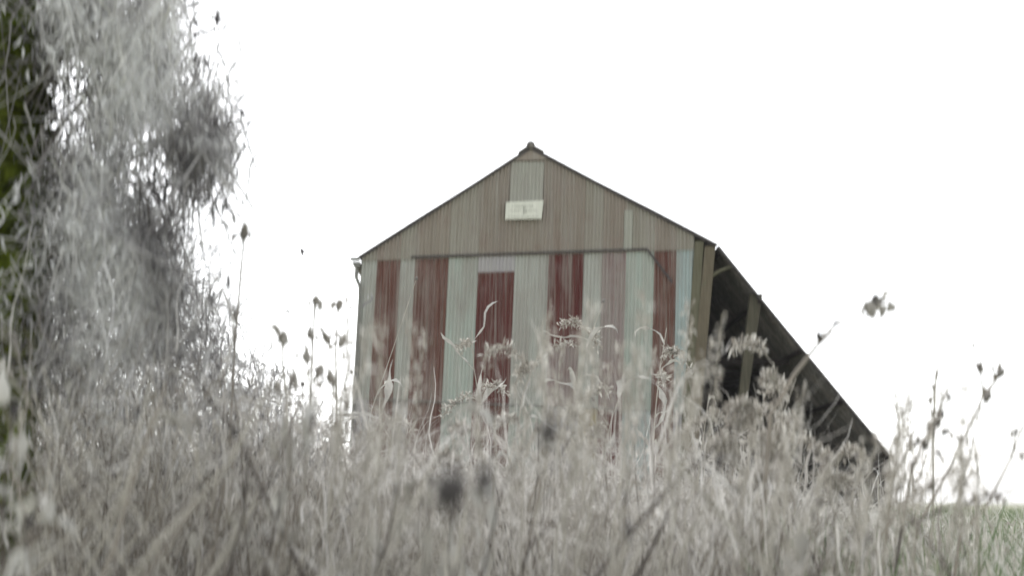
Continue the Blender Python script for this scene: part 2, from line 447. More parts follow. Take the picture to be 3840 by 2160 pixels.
# side and back walls
def plain_corr(name, p0, p1, z0, z1a, z1b, mat, parent, lean=True):
    L = math.hypot(p1[0] - p0[0], p1[1] - p0[1]); n = int(L / PITCHC * 4)
    dx, dy = (p1[0] - p0[0]) / L, (p1[1] - p0[1]) / L; V, Fq = [], []
    for i in range(n + 1):
        s_ = L * i / n; o = 0.011 * math.cos(2 * math.pi * s_ / PITCHC)
        zt = z1a + (z1b - z1a) * i / n
        for z in (z0, zt):
            V.append((p0[0] + dx * s_ - dy * o + (LEAN * (z - ZREF) if lean else 0), p0[1] + dy * s_ + dx * o, z))
    for i in range(n): Fq.append((2 * i, 2 * i + 2, 2 * i + 3, 2 * i + 1))
    return mesh_obj(name, V, Fq, mat, parent, True)
uL = ux(1343)
mb = MB()
for zz in (0.6, 2.4, 4.2): mb.box((uL + 0.03 + LEAN * (zz - ZREF), YF + 0.2, zz - 0.05), (uL + 0.10 + LEAN * (zz - ZREF), YF + DEPTH - 0.1, zz + 0.05))
sidew = mb.build('side_wall', M['dark_wood'], barn)
for k in range(12):
    y0 = YF + 0.05 + k * DEPTH / 12
    plain_corr('corrugated_sheet', (uL + 0.004 * (k % 2), y0), (uL + 0.004 * (k % 2), y0 + DEPTH / 12 + 0.03), -0.02, EAVE[1] - 0.10, EAVE[1] - 0.10, M[random.choice(['pale', 'gable_b', 'lavender', 'red_brown'])], sidew)
mb = MB(); zz = 0.5
for zz in (0.6, 2.4, 4.2): mb.box((uL + 0.2, YF + DEPTH - 0.12, zz - 0.05), (TOE[0] - 0.15 if zz < 1 else KNEE[0] - 0.3, YF + DEPTH - 0.05, zz + 0.05))
backw = mb.build('back_wall', M['dark_wood'], barn)
xb = uL - 0.1
while xb < TOE[0] - 0.05:
    x2 = min(xb + 0.86, TOE[0] - 0.02)
    for br in (APEX[0], KNEE[0]):
        if xb < br - 0.01 < x2: x2 = br
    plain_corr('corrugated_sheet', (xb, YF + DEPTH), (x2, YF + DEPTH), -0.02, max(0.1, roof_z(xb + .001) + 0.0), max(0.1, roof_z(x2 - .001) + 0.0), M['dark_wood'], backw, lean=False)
    xb = x2
# wall between the barn and the lean-to: dark upright boards
uC = ux(2606)
mb = MB()
for zz in (1.0, 3.2, 5.0): mb.box((uC + LEAN * (zz - ZREF) - 0.12, YF + 0.25, zz - 0.06), (uC + LEAN * (zz - ZREF) - 0.04, YF + DEPTH - 0.1, zz + 0.06))
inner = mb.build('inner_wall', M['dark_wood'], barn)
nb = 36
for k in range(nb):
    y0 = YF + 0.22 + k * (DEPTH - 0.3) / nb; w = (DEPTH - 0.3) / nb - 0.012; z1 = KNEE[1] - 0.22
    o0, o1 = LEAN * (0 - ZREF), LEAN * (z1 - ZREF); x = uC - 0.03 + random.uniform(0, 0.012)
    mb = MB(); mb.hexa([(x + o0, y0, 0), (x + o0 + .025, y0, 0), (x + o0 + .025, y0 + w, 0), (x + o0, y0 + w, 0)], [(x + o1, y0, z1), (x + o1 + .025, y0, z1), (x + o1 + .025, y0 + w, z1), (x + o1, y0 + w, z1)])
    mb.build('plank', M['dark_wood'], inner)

# low side wall under the lean-to eave
mb = MB(); mb.box((TOE[0] - 0.16, YF + 0.2, TOE[1] - 0.25), (TOE[0] - 0.09, YF + DEPTH - 0.1, TOE[1] - 0.15))
leanw = mb.build('lean_to_wall', M['dark_wood'], barn)
for k in range(12):
    y0 = YF + 0.16 + k * (DEPTH - 0.16) / 12
    plain_corr('corrugated_sheet', (TOE[0] - 0.06 + 0.004 * (k % 2), y0), (TOE[0] - 0.06 + 0.004 * (k % 2), y0 + (DEPTH - 0.16) / 12 + 0.02), -0.02, TOE[1] + 0.03, TOE[1] + 0.03, M['roof'], leanw, lean=False)

# posts of the lean-to
def post(px0, py0, px1, py1, wpx_top, wpx_bot, mat, name='post', y=0.0, d=0.2):
    t = at(px0, py0, YF); b = at(px1, py1, YF)
    k = (0.0 - b.z) / (t.z - b.z); bx = b.x + (t.x - b.x) * k
    wt, wb = wpx_top * 30 / FPX / 2, wpx_bot * 30 / FPX / 2
    mb = MB(); mb.hexa([(bx - wb, YF + y, -0.02), (bx + wb, YF + y, -0.02), (bx + wb, YF + y + d, -0.02), (bx - wb, YF + y + d, -0.02)],
                       [(t.x - wt, YF + y, t.z), (t.x + wt, YF + y, t.z), (t.x + wt, YF + y + d, t.z), (t.x - wt, YF + y + d, t.z)])
    return mb.build(name, mat, barn)
post(2662, 925, 2592, 1700, 40, 46, M['post'], y=-0.06)
post(2622, 905, 2566, 1700, 34, 34, M['olive'], y=-0.045, d=0.12)
post(2838, 1100, 2780, 1560, 46, 18, M['olive_dark'], y=0.05)
post(3330, 1712, 3330, 1900, 22, 24, M['dark_wood'], y=0.02, d=0.14)
# short curved knee brace under the valley of the two roofs
mb = MB(); mb.tube([at(2632, 1075, YF - 0.02), at(2660, 1040, YF - 0.02), at(2700, 1015, YF - 0.02), at(2742, 1000, YF + 0.02)], [0.05, 0.045, 0.04, 0.035], 6)
mb.build('brace', M['olive'], barn)
# tie beams inside the lean-to
for y in (1.5, 4.5, 7.5):
    z = F2(2700, 1330)[1]; x1 = KNEE[0] + (TOE[0] - KNEE[0]) * (KNEE[1] - z) / (KNEE[1] - TOE[1]) - 0.1
    mb = MB(); mb.box((uC + 0.05, YF + y, z - 0.07), (x1, YF + y + 0.12, z + 0.07)); mb.build('tie_beam', M['dark_wood'], barn)

# gutter end and downpipe on the far eave
g = F2(1340, 993)
mb = MB()
V = []
prof = [(-0.10, 0.05), (-0.085, -0.04), (0.0, -0.09), (0.075, -0.06), (0.085, 0.05)]
n0 = len(prof)
for y in (YF - 0.14, YF + DEPTH):
    for (x, z) in prof: V.append((g[0] + x, y, g[1] + z))
Fg = [(k, k + 1, n0 + k + 1, n0 + k) for k in range(n0 - 1)] + [tuple(range(n0))]
gut = mesh_obj('gutter', V, Fg, M['gutter'], barn)
mb = MB(); q0 = F2(1318, 978); q1 = F2(1352, 974); mb.box((q0[0], YF - 0.2, q0[1] - 0.03), (q1[0], YF - 0.14, q1[1] + 0.03)); mb.build('gutter_bracket', M['gutter'], gut)
pp = [at(1338, 1010, YF - 0.08), at(1336, 1040, YF - 0.08), at(1350, 1075, YF - 0.06), at(1350, 1110, YF - 0.06), at(1338, 1320, YF - 0.06), at(1316, 1700, YF - 0.06), Vector((at(1303, 1900, YF).x, YF - 0.06, 0.0))]
mb = MB(); mb.tube(pp, [0.05, 0.045, 0.042, 0.04, 0.04, 0.04, 0.04], 8); mb.build('downpipe', M['gutter'], barn, True)

# sign board on the gable
s00, s10, s11, s01 = F2(1894, 828), F2(2030, 826), F2(2038, 757), F2(1898, 764)
sy0, sy1 = YF - 0.165, YF - 0.13
sign = empty('sign_board', (s00[0], sy1, s00[1]))
tag(sign, 'small white board with faded lettering fixed high on the barn gable', 'sign')
mb = MB(); mb.hexa([(s00[0], sy0, s00[1]), (s10[0], sy0, s10[1]), (s10[0], sy1, s10[1]), (s00[0], sy1, s00[1])],
                   [(s01[0], sy0, s01[1]), (s11[0], sy0, s11[1]), (s11[0], sy1, s11[1]), (s01[0], sy1, s01[1])])
mb.build('board', M['sign'], sign)
mb = MB(); mb.box((s00[0] + .25, sy1, s00[1] + .1), (s00[0] + .32, YF - 0.02, s00[1] + .16)); mb.box((s10[0] - .3, sy1, s00[1] + .1), (s10[0] - .23, YF - 0.02, s00[1] + .16)); mb.build('mounting_bracket', M['gutter'], sign)
def sq(px, py, w, h, name):
    a = F2(px, py); k = 30 / FPX
    mb = MB(); mb.box((a[0], sy0 - 0.004, a[1] - h * k), (a[0] + w * k, sy0 - 0.0005, a[1])); mb.build(name, M['sign_ink'], sign)
sq(1906, 818, 116, 2.2, 'border_line')
rs = random.Random(3)
for row, (py, x0, x1, h) in enumerate(((777, 1920, 2000, 7), (792, 1912, 1952, 5), (793, 1975, 2010, 5))):
    x = x0
    while x < x1:
        w = rs.uniform(2, 6); sq(x, py + rs.uniform(-1, 1), w, h * rs.uniform(0.5, 1), 'letter_mark'); x += w + rs.uniform(1.5, 4)
sq(1962, 780, 5, 30, 'letter_mark'); sq(1970, 790, 4, 16, 'letter_mark')

# ------------------------------------------------------------------ grass (nobody could count it)
def blades(name, root, h, lean_dir, lean, width, mat, segs=4, curl=0.5, kind_label=None, cat=None):
    N = len(h); V = np.zeros((N, segs + 1, 2, 3)); th = rng.uniform(0, 2 * np.pi, N)
    wx, wy = np.cos(th), np.sin(th)
    wob = rng.normal(0, 0.09, (N, 2))
    for s_ in range(segs + 1):
        t = s_ / segs
        bend = lean * t + curl * lean * t ** 2.4
        cx = root[:, 0] + np.cos(lean_dir) * bend * h + wob[:, 0] * np.sin(t * 5) * h
        cy = root[:, 1] + np.sin(lean_dir) * bend * h + wob[:, 1] * np.sin(t * 4 + 1) * h
        cz = root[:, 2] + h * t / np.sqrt(1 + (lean * (1 + curl * t)) ** 2) - 0.25 * curl * lean * h * t ** 3
        w = width * (1.0 - 0.82 * t ** 1.5)
        V[:, s_, 0, 0] = cx - wx * w; V[:, s_, 0, 1] = cy - wy * w; V[:, s_, 0, 2] = cz
        V[:, s_, 1, 0] = cx + wx * w; V[:, s_, 1, 1] = cy + wy * w; V[:, s_, 1, 2] = cz
    base = (np.arange(N) * (segs + 1) * 2)[:, None]
    q = np.array([[2 * k, 2 * k + 1, 2 * k + 3, 2 * k + 2] for k in range(segs)]).reshape(1, -1)
    Q = (base + q).reshape(-1, 4)
    o = np_obj(name, V.reshape(-1, 3), Q, mat)
    tag(o, kind_label, cat, kind='stuff')
    return o

def wedge(n, y0, y1, bias=1.0, l=-0.47, r=0.47):
    y = y0 + (y1 - y0) * rng.random(n) ** bias
    x = y * (l + (r - l) * rng.random(n))
    return x, y
def in_barn(x, y): return (x > uL - 0.3) & (x < TOE[0] + 0.2) & (y > YF - 0.3)

# dry grass: taller to the left, lower where the field opens on the right
def dry_field(name, n, y0, y1, hmul, width, mat, bias, label, lean_lo=0.05, lean_hi=1.45):
    x, y = wedge(n, y0, y1, bias)
    keep = ~in_barn(x, y) & (rng.random(n) > np.interp(x / y, [0.21, 0.29, 0.40], [0.0, 0.6, 0.88])); x, y = x[keep], y[keep]; n = len(x)
    s = x / y                                             # bearing: -0.4 left ... 0.4 right
    prof = np.interp(s, [-0.42, -0.25, -0.13, 0.0, 0.15, 0.26, 0.36, 0.45], [1.22, 1.12, 0.90, 0.78, 0.76, 0.60, 0.50, 0.42])
    clump = 0.5 + 0.5 * np.sin(x * 1.9 + 1.3 * np.sin(y * 1.1)) * np.cos(y * 1.4 + x * 0.6)
    h = hmul * prof * rng.uniform(0.5, 1.2, n) * (0.8 + 0.36 * clump)
    root = np.stack([x, y, np.full(n, -0.01)], 1)
    return blades(name, root, h, rng.uniform(0, 2 * np.pi, n), rng.uniform(lean_lo, lean_hi, n), width * rng.uniform(0.6, 1.5, n), mat, 4, 0.5, label, 'grass')
dry_field('dry_grass', 30000, 4.4, 14, 1.05, 0.0026, M['hay'], 0.75, 'tangled pale dry grass and straw filling the ground before the barn')
dry_field('dry_grass', 16000, 9, 29.5, 1.0, 0.0050, M['hay'], 0.8, 'far dry grass thinning out towards the barn wall')
dry_field('dead_stalk_mass', 11000, 3.8, 16, 1.12, 0.0035, M['hay_dark'], 0.8, 'darker brown dead stalks mixed through the pale grass', 0.1, 0.6)
def bract_cloud(name, n, y0, y1, size, mat, label):
    x, y = wedge(n, y0, y1, 0.8); k = ~in_barn(x, y) & (rng.random(n) > np.interp(x / y, [0.21, 0.29, 0.40], [0.0, 0.6, 0.88])); x, y = x[k], y[k]; n = len(x); s = x / y
    prof = np.interp(s, [-0.42, -0.25, -0.13, 0.0, 0.15, 0.26, 0.36, 0.45], [1.18, 1.06, 0.88, 0.80, 0.76, 0.60, 0.44, 0.36])
    clump = 0.5 + 0.5 * np.sin(x * 2.3 + 1.3 * np.sin(y * 1.7)) * np.cos(y * 2.1 + x * 0.9)
    z = prof * (0.75 + 0.4 * clump) * rng.uniform(0.35, 1.0, n) ** 0.6
    c = np.stack([x, y, z], 1)
    a = rng.normal(0, 1, (n, 3)); a /= np.linalg.norm(a, axis=1)[:, None]
    b = np.cross(a, rng.normal(0, 1, (n, 3))); b /= np.linalg.norm(b, axis=1)[:, None]; nn = np.cross(a, b)
    L = (size * rng.uniform(0.4, 1.8, n))[:, None]; W = L * rng.uniform(0.06, 0.22, n)[:, None]; cu = L * rng.uniform(-0.6, 0.6, n)[:, None]
    V = np.stack([c - b * W * .4, c + b * W * .4, c + a * L * .5 + b * W + nn * cu, c + a * L * .5 - b * W + nn * cu, c + a * L + b * W * .2, c + a * L - b * W * .2], 1)
    Q = ((np.arange(n) * 6)[:, None] + np.array([[0, 1, 2, 3, 3, 2, 4, 5]])).reshape(-1, 4)
    tag(np_obj(name, V.reshape(-1, 3), Q, mat), label, 'grass', kind='stuff')
bract_cloud('withered_leaves', 26000, 4.0, 13, 0.032, M['fluff'], 'curled bits of withered leaf caught through the dry grass')

def tangle(name, n, y0, y1, length, width, mat, label):
    x, y = wedge(n, y0, y1, 0.8); k = ~in_barn(x, y) & (rng.random(n) > np.interp(x / y, [0.21, 0.29, 0.40], [0.0, 0.6, 0.88])); x, y = x[k], y[k]; n = len(x); s = x / y
    prof = np.interp(s, [-0.42, -0.25, -0.13, 0.0, 0.15, 0.26, 0.36, 0.45], [1.20, 1.06, 0.88, 0.78, 0.78, 0.60, 0.42, 0.36])
    z = prof * rng.uniform(0.12, 1.0, n) ** 0.75
    segs = 7; az = rng.uniform(0, 2 * np.pi, n); el = rng.normal(0.35, 0.65, n); L = length * rng.uniform(0.45, 1.5, n)
    caz, cel = rng.normal(0, 1.6, n), rng.normal(-1.1, 1.1, n)
    V = np.zeros((n, segs + 1, 2, 3)); p = np.stack([x, y, z], 1); th = rng.uniform(0, 6.28, n); w0 = width * rng.uniform(0.5, 1.5, n)
    for i in range(segs + 1):
        t = i / segs; w = (w0 * (1.0 - 0.75 * t))[:, None]; sd = np.stack([np.cos(th), np.sin(th) * .6, np.sin(th * 2) * .6], 1)
        V[:, i, 0] = p - sd * w; V[:, i, 1] = p + sd * w
        e_ = el + cel * t + 0.25 * np.sin(t * 9 + th); a_ = az + caz * t
        p = p + np.stack([np.cos(e_) * np.cos(a_), np.cos(e_) * np.sin(a_), np.sin(e_)], 1) * (L / segs)[:, None]
        p[:, 2] = np.maximum(p[:, 2], 0.01)
    Q = ((np.arange(n) * (segs + 1) * 2)[:, None] + np.array([[2 * k, 2 * k + 1, 2 * k + 3, 2 * k + 2] for k in range(segs)]).reshape(1, -1)).reshape(-1, 4)
    tag(np_obj(name, V.reshape(-1, 3), Q, mat), label, 'grass', kind='stuff')
tangle('tangled_straw', 15000, 3.6, 11, 0.42, 0.0030, M['straw'], 'fine pale curling straws tangled across the standing dry grass')

# green grass in the field on the right
x, y = wedge(26000, 4.2, 60, 0.8, 0.19, 0.5); k = ~in_barn(x, y); x, y = x[k], y[k]
blades('green_grass', np.stack([x, y, np.full(len(x), -0.01)], 1), rng.uniform(0.25, 0.60, len(x)) * np.interp(y, [4, 9, 14], [1.15, 1.0, 0.85]), rng.uniform(0, 6.28, len(x)), rng.uniform(0.05, 0.6, len(x)), rng.uniform(0.004, 0.010, len(x)), M['green_grass'], 3, 0.4, 'green grass of the open field beside the barn', 'grass')

x, y = wedge(1500, 4.6, 12, 0.9, 0.27, 0.46); k = ~in_barn(x, y); x, y = x[k], y[k]
blades('wispy_grass', np.stack([x, y, np.full(len(x), -0.01)], 1), rng.uniform(0.40, 0.78, len(x)), rng.uniform(0, 6.28, len(x)), rng.uniform(0.1, 0.7, len(x)), rng.uniform(0.002, 0.004, len(x)), M['hay'], 4, 0.6, 'thin pale wisps of tall grass at the edge of the green field', 'grass')

# ------------------------------------------------------------------ weeds, each a thing of its own
def curve(p0, p1, bow, n=7, rnd=None):
    p0, p1 = Vector(p0), Vector(p1); d = p1 - p0; L = d.length
    out = []
    for i in range(n):
        t = i / (n - 1); p = p0 + d * t + Vector(bow) * (4 * t * (1 - t))
        if rnd and 0 < i < n - 1: p += Vector((rnd.gauss(0, 1), rnd.gauss(0, 1), rnd.gauss(0, 0.4))) * (0.012 * L)
        out.append(p)
    return out

def leaf_mesh(base, direction, length, width, curl, rnd, mat, parent, name='leaf'):
    """withered leaf: folded strip whose spine rolls up towards its tip"""
    d = Vector(direction).normalized(); up = Vector((0, 0, 1)); side = d.cross(up)
    if side.length < 1e-3: side = Vector((1, 0, 0))
    side.normalize(); nrm = side.cross(d)
    n = 9; V, F = [], []; p = Vector(base); ang = rnd.uniform(0.2, 0.7); step = length / (n - 1)
    for i in range(n):
        t = i / (n - 1)
        w = width * (math.sin(math.pi * min(1, 0.08 + t * 0.95)) ** 0.7) * rnd.uniform(0.35, 1.35)
        dirn = d * math.cos(ang) + nrm * math.sin(ang)
        nn = nrm * math.cos(ang) - d * math.sin(ang)
        tw = math.sin(t * 5 + rnd.random()) * 0.9; ang += rnd.gauss(0, 0.34)
        sd_ = side * math.cos(tw) + nn * math.sin(tw)
        V += [p - sd_ * w + nn * (w * 0.7), p.copy(), p + sd_ * w + nn * (w * 0.5)]
        p = p + dirn * step; ang -= curl / (n - 1) * (0.5 + t)
    for i in range(n - 1):
        a = 3 * i; F += [(a, a + 1, a + 4, a + 3), (a + 1, a + 2, a + 5, a + 4)]
    return mesh_obj(name, V, F, mat, parent, True)

def head_mesh(c, axis, L, R, mat, parent, rnd, spikes=26, name='seed_head'):
    """bristly oval seed head with a crown of spines"""
    ax = Vector(axis).normalized(); a = ax.cross(Vector((0.3, 0.8, 0.5))).normalized(); b = ax.cross(a)
    mb = MB(); m, k = 6, 8; n0 = 0
    for i in range(m + 1):
        t = i / m; r = R * math.sin(math.pi * (0.06 + 0.86 * t)) ** 0.8
        for j in range(k):
            th = 2 * math.pi * j / k + 0.4 * i; rr = r * (0.88 + 0.24 * rnd.random())
            mb.V.append(Vector(c) + ax * (L * (t - 0.5)) + (a * math.cos(th) + b * math.sin(th)) * rr)
    for i in range(m):
        for j in range(k):
            j2 = (j + 1) % k; mb.F.append((i * k + j, i * k + j2, (i + 1) * k + j2, (i + 1) * k + j))
    mb.F.append(tuple(reversed(range(k)))); mb.F.append(tuple(m * k + j for j in range(k)))
    for s_ in range(spikes):
        t = rnd.random(); th = rnd.uniform(0, 6.28); r = R * math.sin(math.pi * (0.06 + 0.86 * t)) ** 0.8
        o = a * math.cos(th) + b * math.sin(th); p = Vector(c) + ax * (L * (t - 0.5)) + o * r * 0.8
        q = p + (o * 0.75 + ax * rnd.uniform(0.1, 0.7)) * R * rnd.uniform(0.5, 1.6)
        w = ax.cross(o) * (R * 0.10); n = len(mb.V); mb.V += [p - w, p + w, q]; mb.F.append((n, n + 1, n + 2))
    return mb.build(name, mat, parent)

def fluff_mesh(pts, R, n, mat, parent, rnd, name='seed_plume', size=0.012):
    """arching plume: small curled bracts crowded along a curve"""
    V, F = [], []
    for _ in range(n):
        t = rnd.random() * (len(pts) - 1); i = int(t); f = t - i
        p = pts[i].lerp(pts[min(i + 1, len(pts) - 1)], f)
        o = Vector((rnd.gauss(0, 1), rnd.gauss(0, 1), rnd.gauss(0, 1))).normalized()
        rr = R * rnd.random() ** 0.6
        p = p + o * rr; q = p + (o + Vector((rnd.gauss(0, .5), rnd.gauss(0, .5), rnd.gauss(0, .5)))) * size * rnd.uniform(0.6, 1.7)
        w = o.cross(Vector((rnd.gauss(0, 1), rnd.gauss(0, 1), rnd.gauss(0, 1)))).normalized() * size * 0.35
        m_ = (p + q) / 2 + Vector((0, 0, size * 0.2)); k = len(V)
        V += [p - w * .4, p + w * .4, m_ - w, m_ + w, q]; F += [(k, k + 1, k + 3, k + 2), (k + 2, k + 3, k + 4)]
    return tag(mesh_obj(name, V, F, mat, parent), kind='stuff')

GRP = 'dry weeds standing in the grass'
def weed(tip, root=None, r=0.004, leaves=4, heads=2, plumes=0, stem='stem', leaf='leaf', head='head_grey', leaf_len=0.12, head_r=0.012, seed=0,
         label='withered weed with curled leaves standing in dry grass', group=GRP, name='dry_weed', bow=0.04, path=None, topheads=True, cat='weed', lw=0.16):
    rnd = random.Random(seed); tip = Vector(tip)
    if root is None: root = (tip.x + rnd.uniform(-0.15, 0.15) - 0.10 * tip.z, tip.y + rnd.uniform(-0.15, 0.15))
    rt = Vector((root[0], root[1], -0.02)); H = tip.z
    e = empty(name, (rt.x, rt.y, 0)); tag(e, label, cat, group)
    if path: pts = [rt] + [Vector(p) for p in path] + [tip]
    else: pts = curve(rt, tip, (rnd.uniform(-bow, bow) * H * 2, rnd.uniform(-bow, bow) * H, 0), 8, rnd)
    mb = MB(); m = len(pts); mb.tube(pts, [r * (1.25 - 0.75 * i / (m - 1)) for i in range(m)], 5)
    mb.build('stem', M[stem], e)
    def on(t):
        t *= m - 1; i = min(int(t), m - 2); return pts[i].lerp(pts[i + 1], t - i), (pts[i + 1] - pts[i]).normalized()
    if topheads and head: head_mesh(tip + (pts[-1] - pts[-2]).normalized() * head_r, pts[-1] - pts[-2], head_r * 2.6, head_r, M[head], e, rnd)
    for k in range(heads):
        p, d = on(rnd.uniform(0.55, 0.92)); a = rnd.uniform(0, 6.28)
        L = H * rnd.uniform(0.10, 0.24)
        q = p + (d * 0.75 + Vector((math.cos(a), math.sin(a) * 0.6, 0.1)) * 0.7) * L
        bp = curve(p, q, (0, 0, -0.08 * L), 5, rnd)
        mb = MB(); mb.tube(bp, [r * 0.6, r * 0.55, r * 0.5, r * 0.45, r * 0.4], 4); br = mb.build('branch', M[stem], e)
        if head: head_mesh(q + (bp[-1] - bp[-2]).normalized() * head_r * 0.8, bp[-1] - bp[-2], head_r * 2.3, head_r * rnd.uniform(0.7, 0.95), M[head], br, rnd, 18)
    for k in range(leaves):
        p, d = on(rnd.uniform(0.45, 0.98)); a = rnd.uniform(0, 6.28)
        leaf_mesh(p, (math.cos(a), math.sin(a) * 0.7, rnd.uniform(-0.2, 0.7)), leaf_len * rnd.uniform(0.6, 1.25), leaf_len * lw * rnd.uniform(0.6, 1.2), rnd.uniform(-1.0, 3.2), rnd, M[leaf], e)
    for k in range(plumes):
        p, d = on(rnd.uniform(0.72, 1.0)); a = rnd.uniform(0, 6.28); L = rnd.uniform(0.10, 0.20) * max(H, .6)
        q = p + Vector((math.cos(a), math.sin(a) * .6, rnd.uniform(-0.5, 0.4))) * L
        bp = curve(p, q, (0, 0, 0.3 * L), 6, rnd)
        mb = MB(); mb.tube(bp, r * 0.4, 4); br = mb.build('branch', M[stem], e)
        fluff_mesh(bp[1:], 0.022, 150, M['fluff'], br, rnd, size=0.017)
    return e

# bleached, curled-leaf weeds that stand out before the barn front
for i, (px, py, Y, n, lab) in enumerate([
        (2262, 1135, 6.0, 5, 'tall bleached weed whose curled top leaf loops before the rose sheet'),
        (2020, 1330, 5.0, 7, 'bleached weed with broad twisted leaves before the middle of the barn'),
        (2500, 1230, 6.5, 5, 'bleached weed with short forked leaves before the blue corner sheet'),
        (2340, 1440, 5.5, 4, 'bleached weed with a drooping hooked leaf before the lower sheets'),
        (1770, 1240, 6.5, 3, 'slim bleached weed with a hooked leaf before the second red sheet'),
        (1455, 1480, 5.5, 4, 'bleached weed with thin crooked leaves before the left red sheets'),
        (1690, 1620, 4.5, 5, 'bleached weed with spread flat leaves before the pale green sheet'),
        (2660, 1480, 5.0, 5, 'bleached weed with straight spiky leaves before the tan post'),
        (2150, 1560, 4.2, 4, 'bleached weed with narrow hanging leaves below the middle sheets'),
        (1560, 1050, 7.5, 2, 'thin bleached weed reaching up before the first pale sheet')]):
    Y *= 1.25
    weed(at(px, py, Y), r=0.0050, leaves=n + 1, heads=1 if i % 2 else 0, stem='stem_pale', leaf='leaf_white', head='head_grey', leaf_len=0.036 * Y, seed=40 + i, plumes=3 if i < 9 else 0,
         label=lab, group=None, name='bleached_weed', topheads=(i % 3 == 0), lw=0.075)

# dark bristly heads very near the lens
for i, (px, py, Y, R, lab) in enumerate([
        (1680, 1905, 1.5, 0.019, 'dark bristly seed head low in the grass before the barn, broadest of three'),
        (1812, 1845, 1.6, 0.013, 'dark round seed head beside the broadest dark one in the grass'),
        (2048, 1660, 1.8, 0.013, 'dark seed head standing before the lower pale sheets of the barn'),
        (2352, 2010, 2.0, 0.009, 'dark seed head on a slanting stalk in the pale grass'),
        (2345, 1880, 2.4, 0.007, 'small dark seed head above a slanting stalk in the pale grass'),
        (2690, 1745, 3.2, 0.010, 'dark seed head hanging before the foot of the tan post')]):
    weed(at(px, py, Y), r=0.0025, leaves=1, heads=0, stem='stem', head='head_dark', head_r=R, leaf_len=0.06, seed=80 + i, label=lab, group=None, name='seed_head_weed')

# plumed weeds before the lean-to
for i, (px, py, Y, npl, lab) in enumerate([
        (2900, 1360, 5.2, 4, 'pale plumed weed arching before the lean-to roof edge'),
        (2985, 1420, 5.6, 4, 'bushy pale plumed weed beside the lean-to roof edge'),
        (2850, 1520, 4.8, 5, 'plumed weed with looping heads before the dark lean-to opening'),
        (2960, 1590, 5.0, 5, 'low plumed weed with looping heads before the dark lean-to opening'),
        (3150, 1700, 5.5, 5, 'short plumed weed before the low end of the lean-to'),
        (2760, 1650, 4.6, 4, 'plumed weed leaning beside the foot of the lean-to post')]):
    weed(at(px, py, Y), r=0.004, leaves=3, heads=0, plumes=npl, stem='stem_pale', head=None, leaf_len=0.12, seed=120 + i, label=lab, group=None, name='plumed_weed')

# wiry stalks with buds against the white sky on the right
def stalk(pp, Y, buds, label, r=0.005, stem='stem', seed=0, head='head_grey', flower=None, R=0.011):
    rnd = random.Random(seed); pts = [at(a, b, Y) for a, b in pp]
    rt = Vector((pts[0].x - 0.10, Y, -0.02)); e = empty('budded_stalk', (rt.x, rt.y, 0)); tag(e, label, 'weed')
    allp = [rt] + pts; m = len(allp); mb = MB(); mb.tube(allp, [r * (1.3 - 0.85 * i / (m - 1)) for i in range(m)], 5); mb.build('stem', M[stem], e)
    for (bx, by, sc) in buds:
        q = at(bx, by, Y + rnd.uniform(-0.15, 0.15))
        j = min(range(len(pts)), key=lambda k: (pts[k] - q).length + (0.3 if pts[k].z > q.z else 0))
        bp = curve(pts[j], q, (0, 0, -0.01), 4, rnd); mb = MB(); mb.tube(bp, [r * .55, r * .5, r * .42, r * .35], 4); br = mb.build('branch', M[stem], e)
        head_mesh(q, bp[-1] - bp[-2] + Vector((0, 0, .001)), R * 2.6 * sc, R * sc * 0.75, M[head], br, rnd, 20)
        for k in range(3):
            a = rnd.uniform(0, 6.28); leaf_mesh(q, (math.cos(a), math.sin(a), rnd.uniform(-.9, .5)), R * 3.2 * sc, R * 0.6 * sc, rnd.uniform(0, 2.5), rnd, M['stem' if head != 'fluff' else 'leaf'], br, 'sepal')
    if flower:
        q = at(*flower, Y); head_mesh(q, (0.1, 0, 1), 0.05, 0.014, M[head], e, rnd, 20)
        for k in range(9):
            a = 2 * math.pi * k / 9
            leaf_mesh(q + Vector((0, 0, -0.004)), (math.cos(a), math.sin(a), -0.6), 0.085, 0.016, 2.6, rnd, M['leaf'], e, 'petal')
    return e
stalk([(2890, 1560), (2975, 1410), (3060, 1300), (3140, 1208), (3230, 1160), (3280, 1135)], 4.2, [(3072, 1262, 1.2), (3132, 1214, .8)], 'arching weed with a drooping dried flower against the white sky', seed=1, flower=(3283, 1130), head='head_dark', stem='stem', r=0.0065)
stalk([(3380, 1990), (3420, 1760), (3470, 1640), (3520, 1545), (3560, 1440)], 4.4, [(3490, 1630, 1.5), (3512, 1590, 1.7), (3530, 1555, 1.3), (3470, 1670, 1.2), (3560, 1490, .8), (3545, 1620, 1.2)], 'dark leafy weed crowded with buds beside the lean-to end', seed=2, head='head_dark')
stalk([(3440, 1980), (3560, 1760), (3640, 1590), (3690, 1480), (3760, 1390)], 4.6, [(3675, 1382, 1.4), (3752, 1400, 1.5), (3702, 1490, 1.5), (3600, 1650, .9)], 'slender forked weed with four round buds against the white sky', seed=3, head='head_grey')
stalk([(3300, 2010), (3400, 1870), (3560, 1770), (3680, 1715), (3840, 1690)], 4.0, [(3490, 1830, 1.2), (3605, 1645, .9), (3520, 1700, 1.0)], 'weed bending low to the side with three small buds over the field', seed=4, head='head_grey')
stalk([(3380, 1985), (3520, 1915), (3640, 1880), (3760, 1845), (3900, 1800)], 4.2, [(3740, 1868, 1.1), (3700, 1850, .7)], 'dark slanting stalk lying low across the field edge', seed=5, stem='stem_dark', head='head_grey')
stalk([(3560, 1990), (3640, 1700), (3720, 1300), (3780, 900), (3822, 690)], 4.8, [(3770, 930, .5), (3650, 1300, .6)], 'tallest thin grass stalk rising beside the forked weed into the sky', seed=6, stem='stem_pale', head='fluff', r=0.0022)
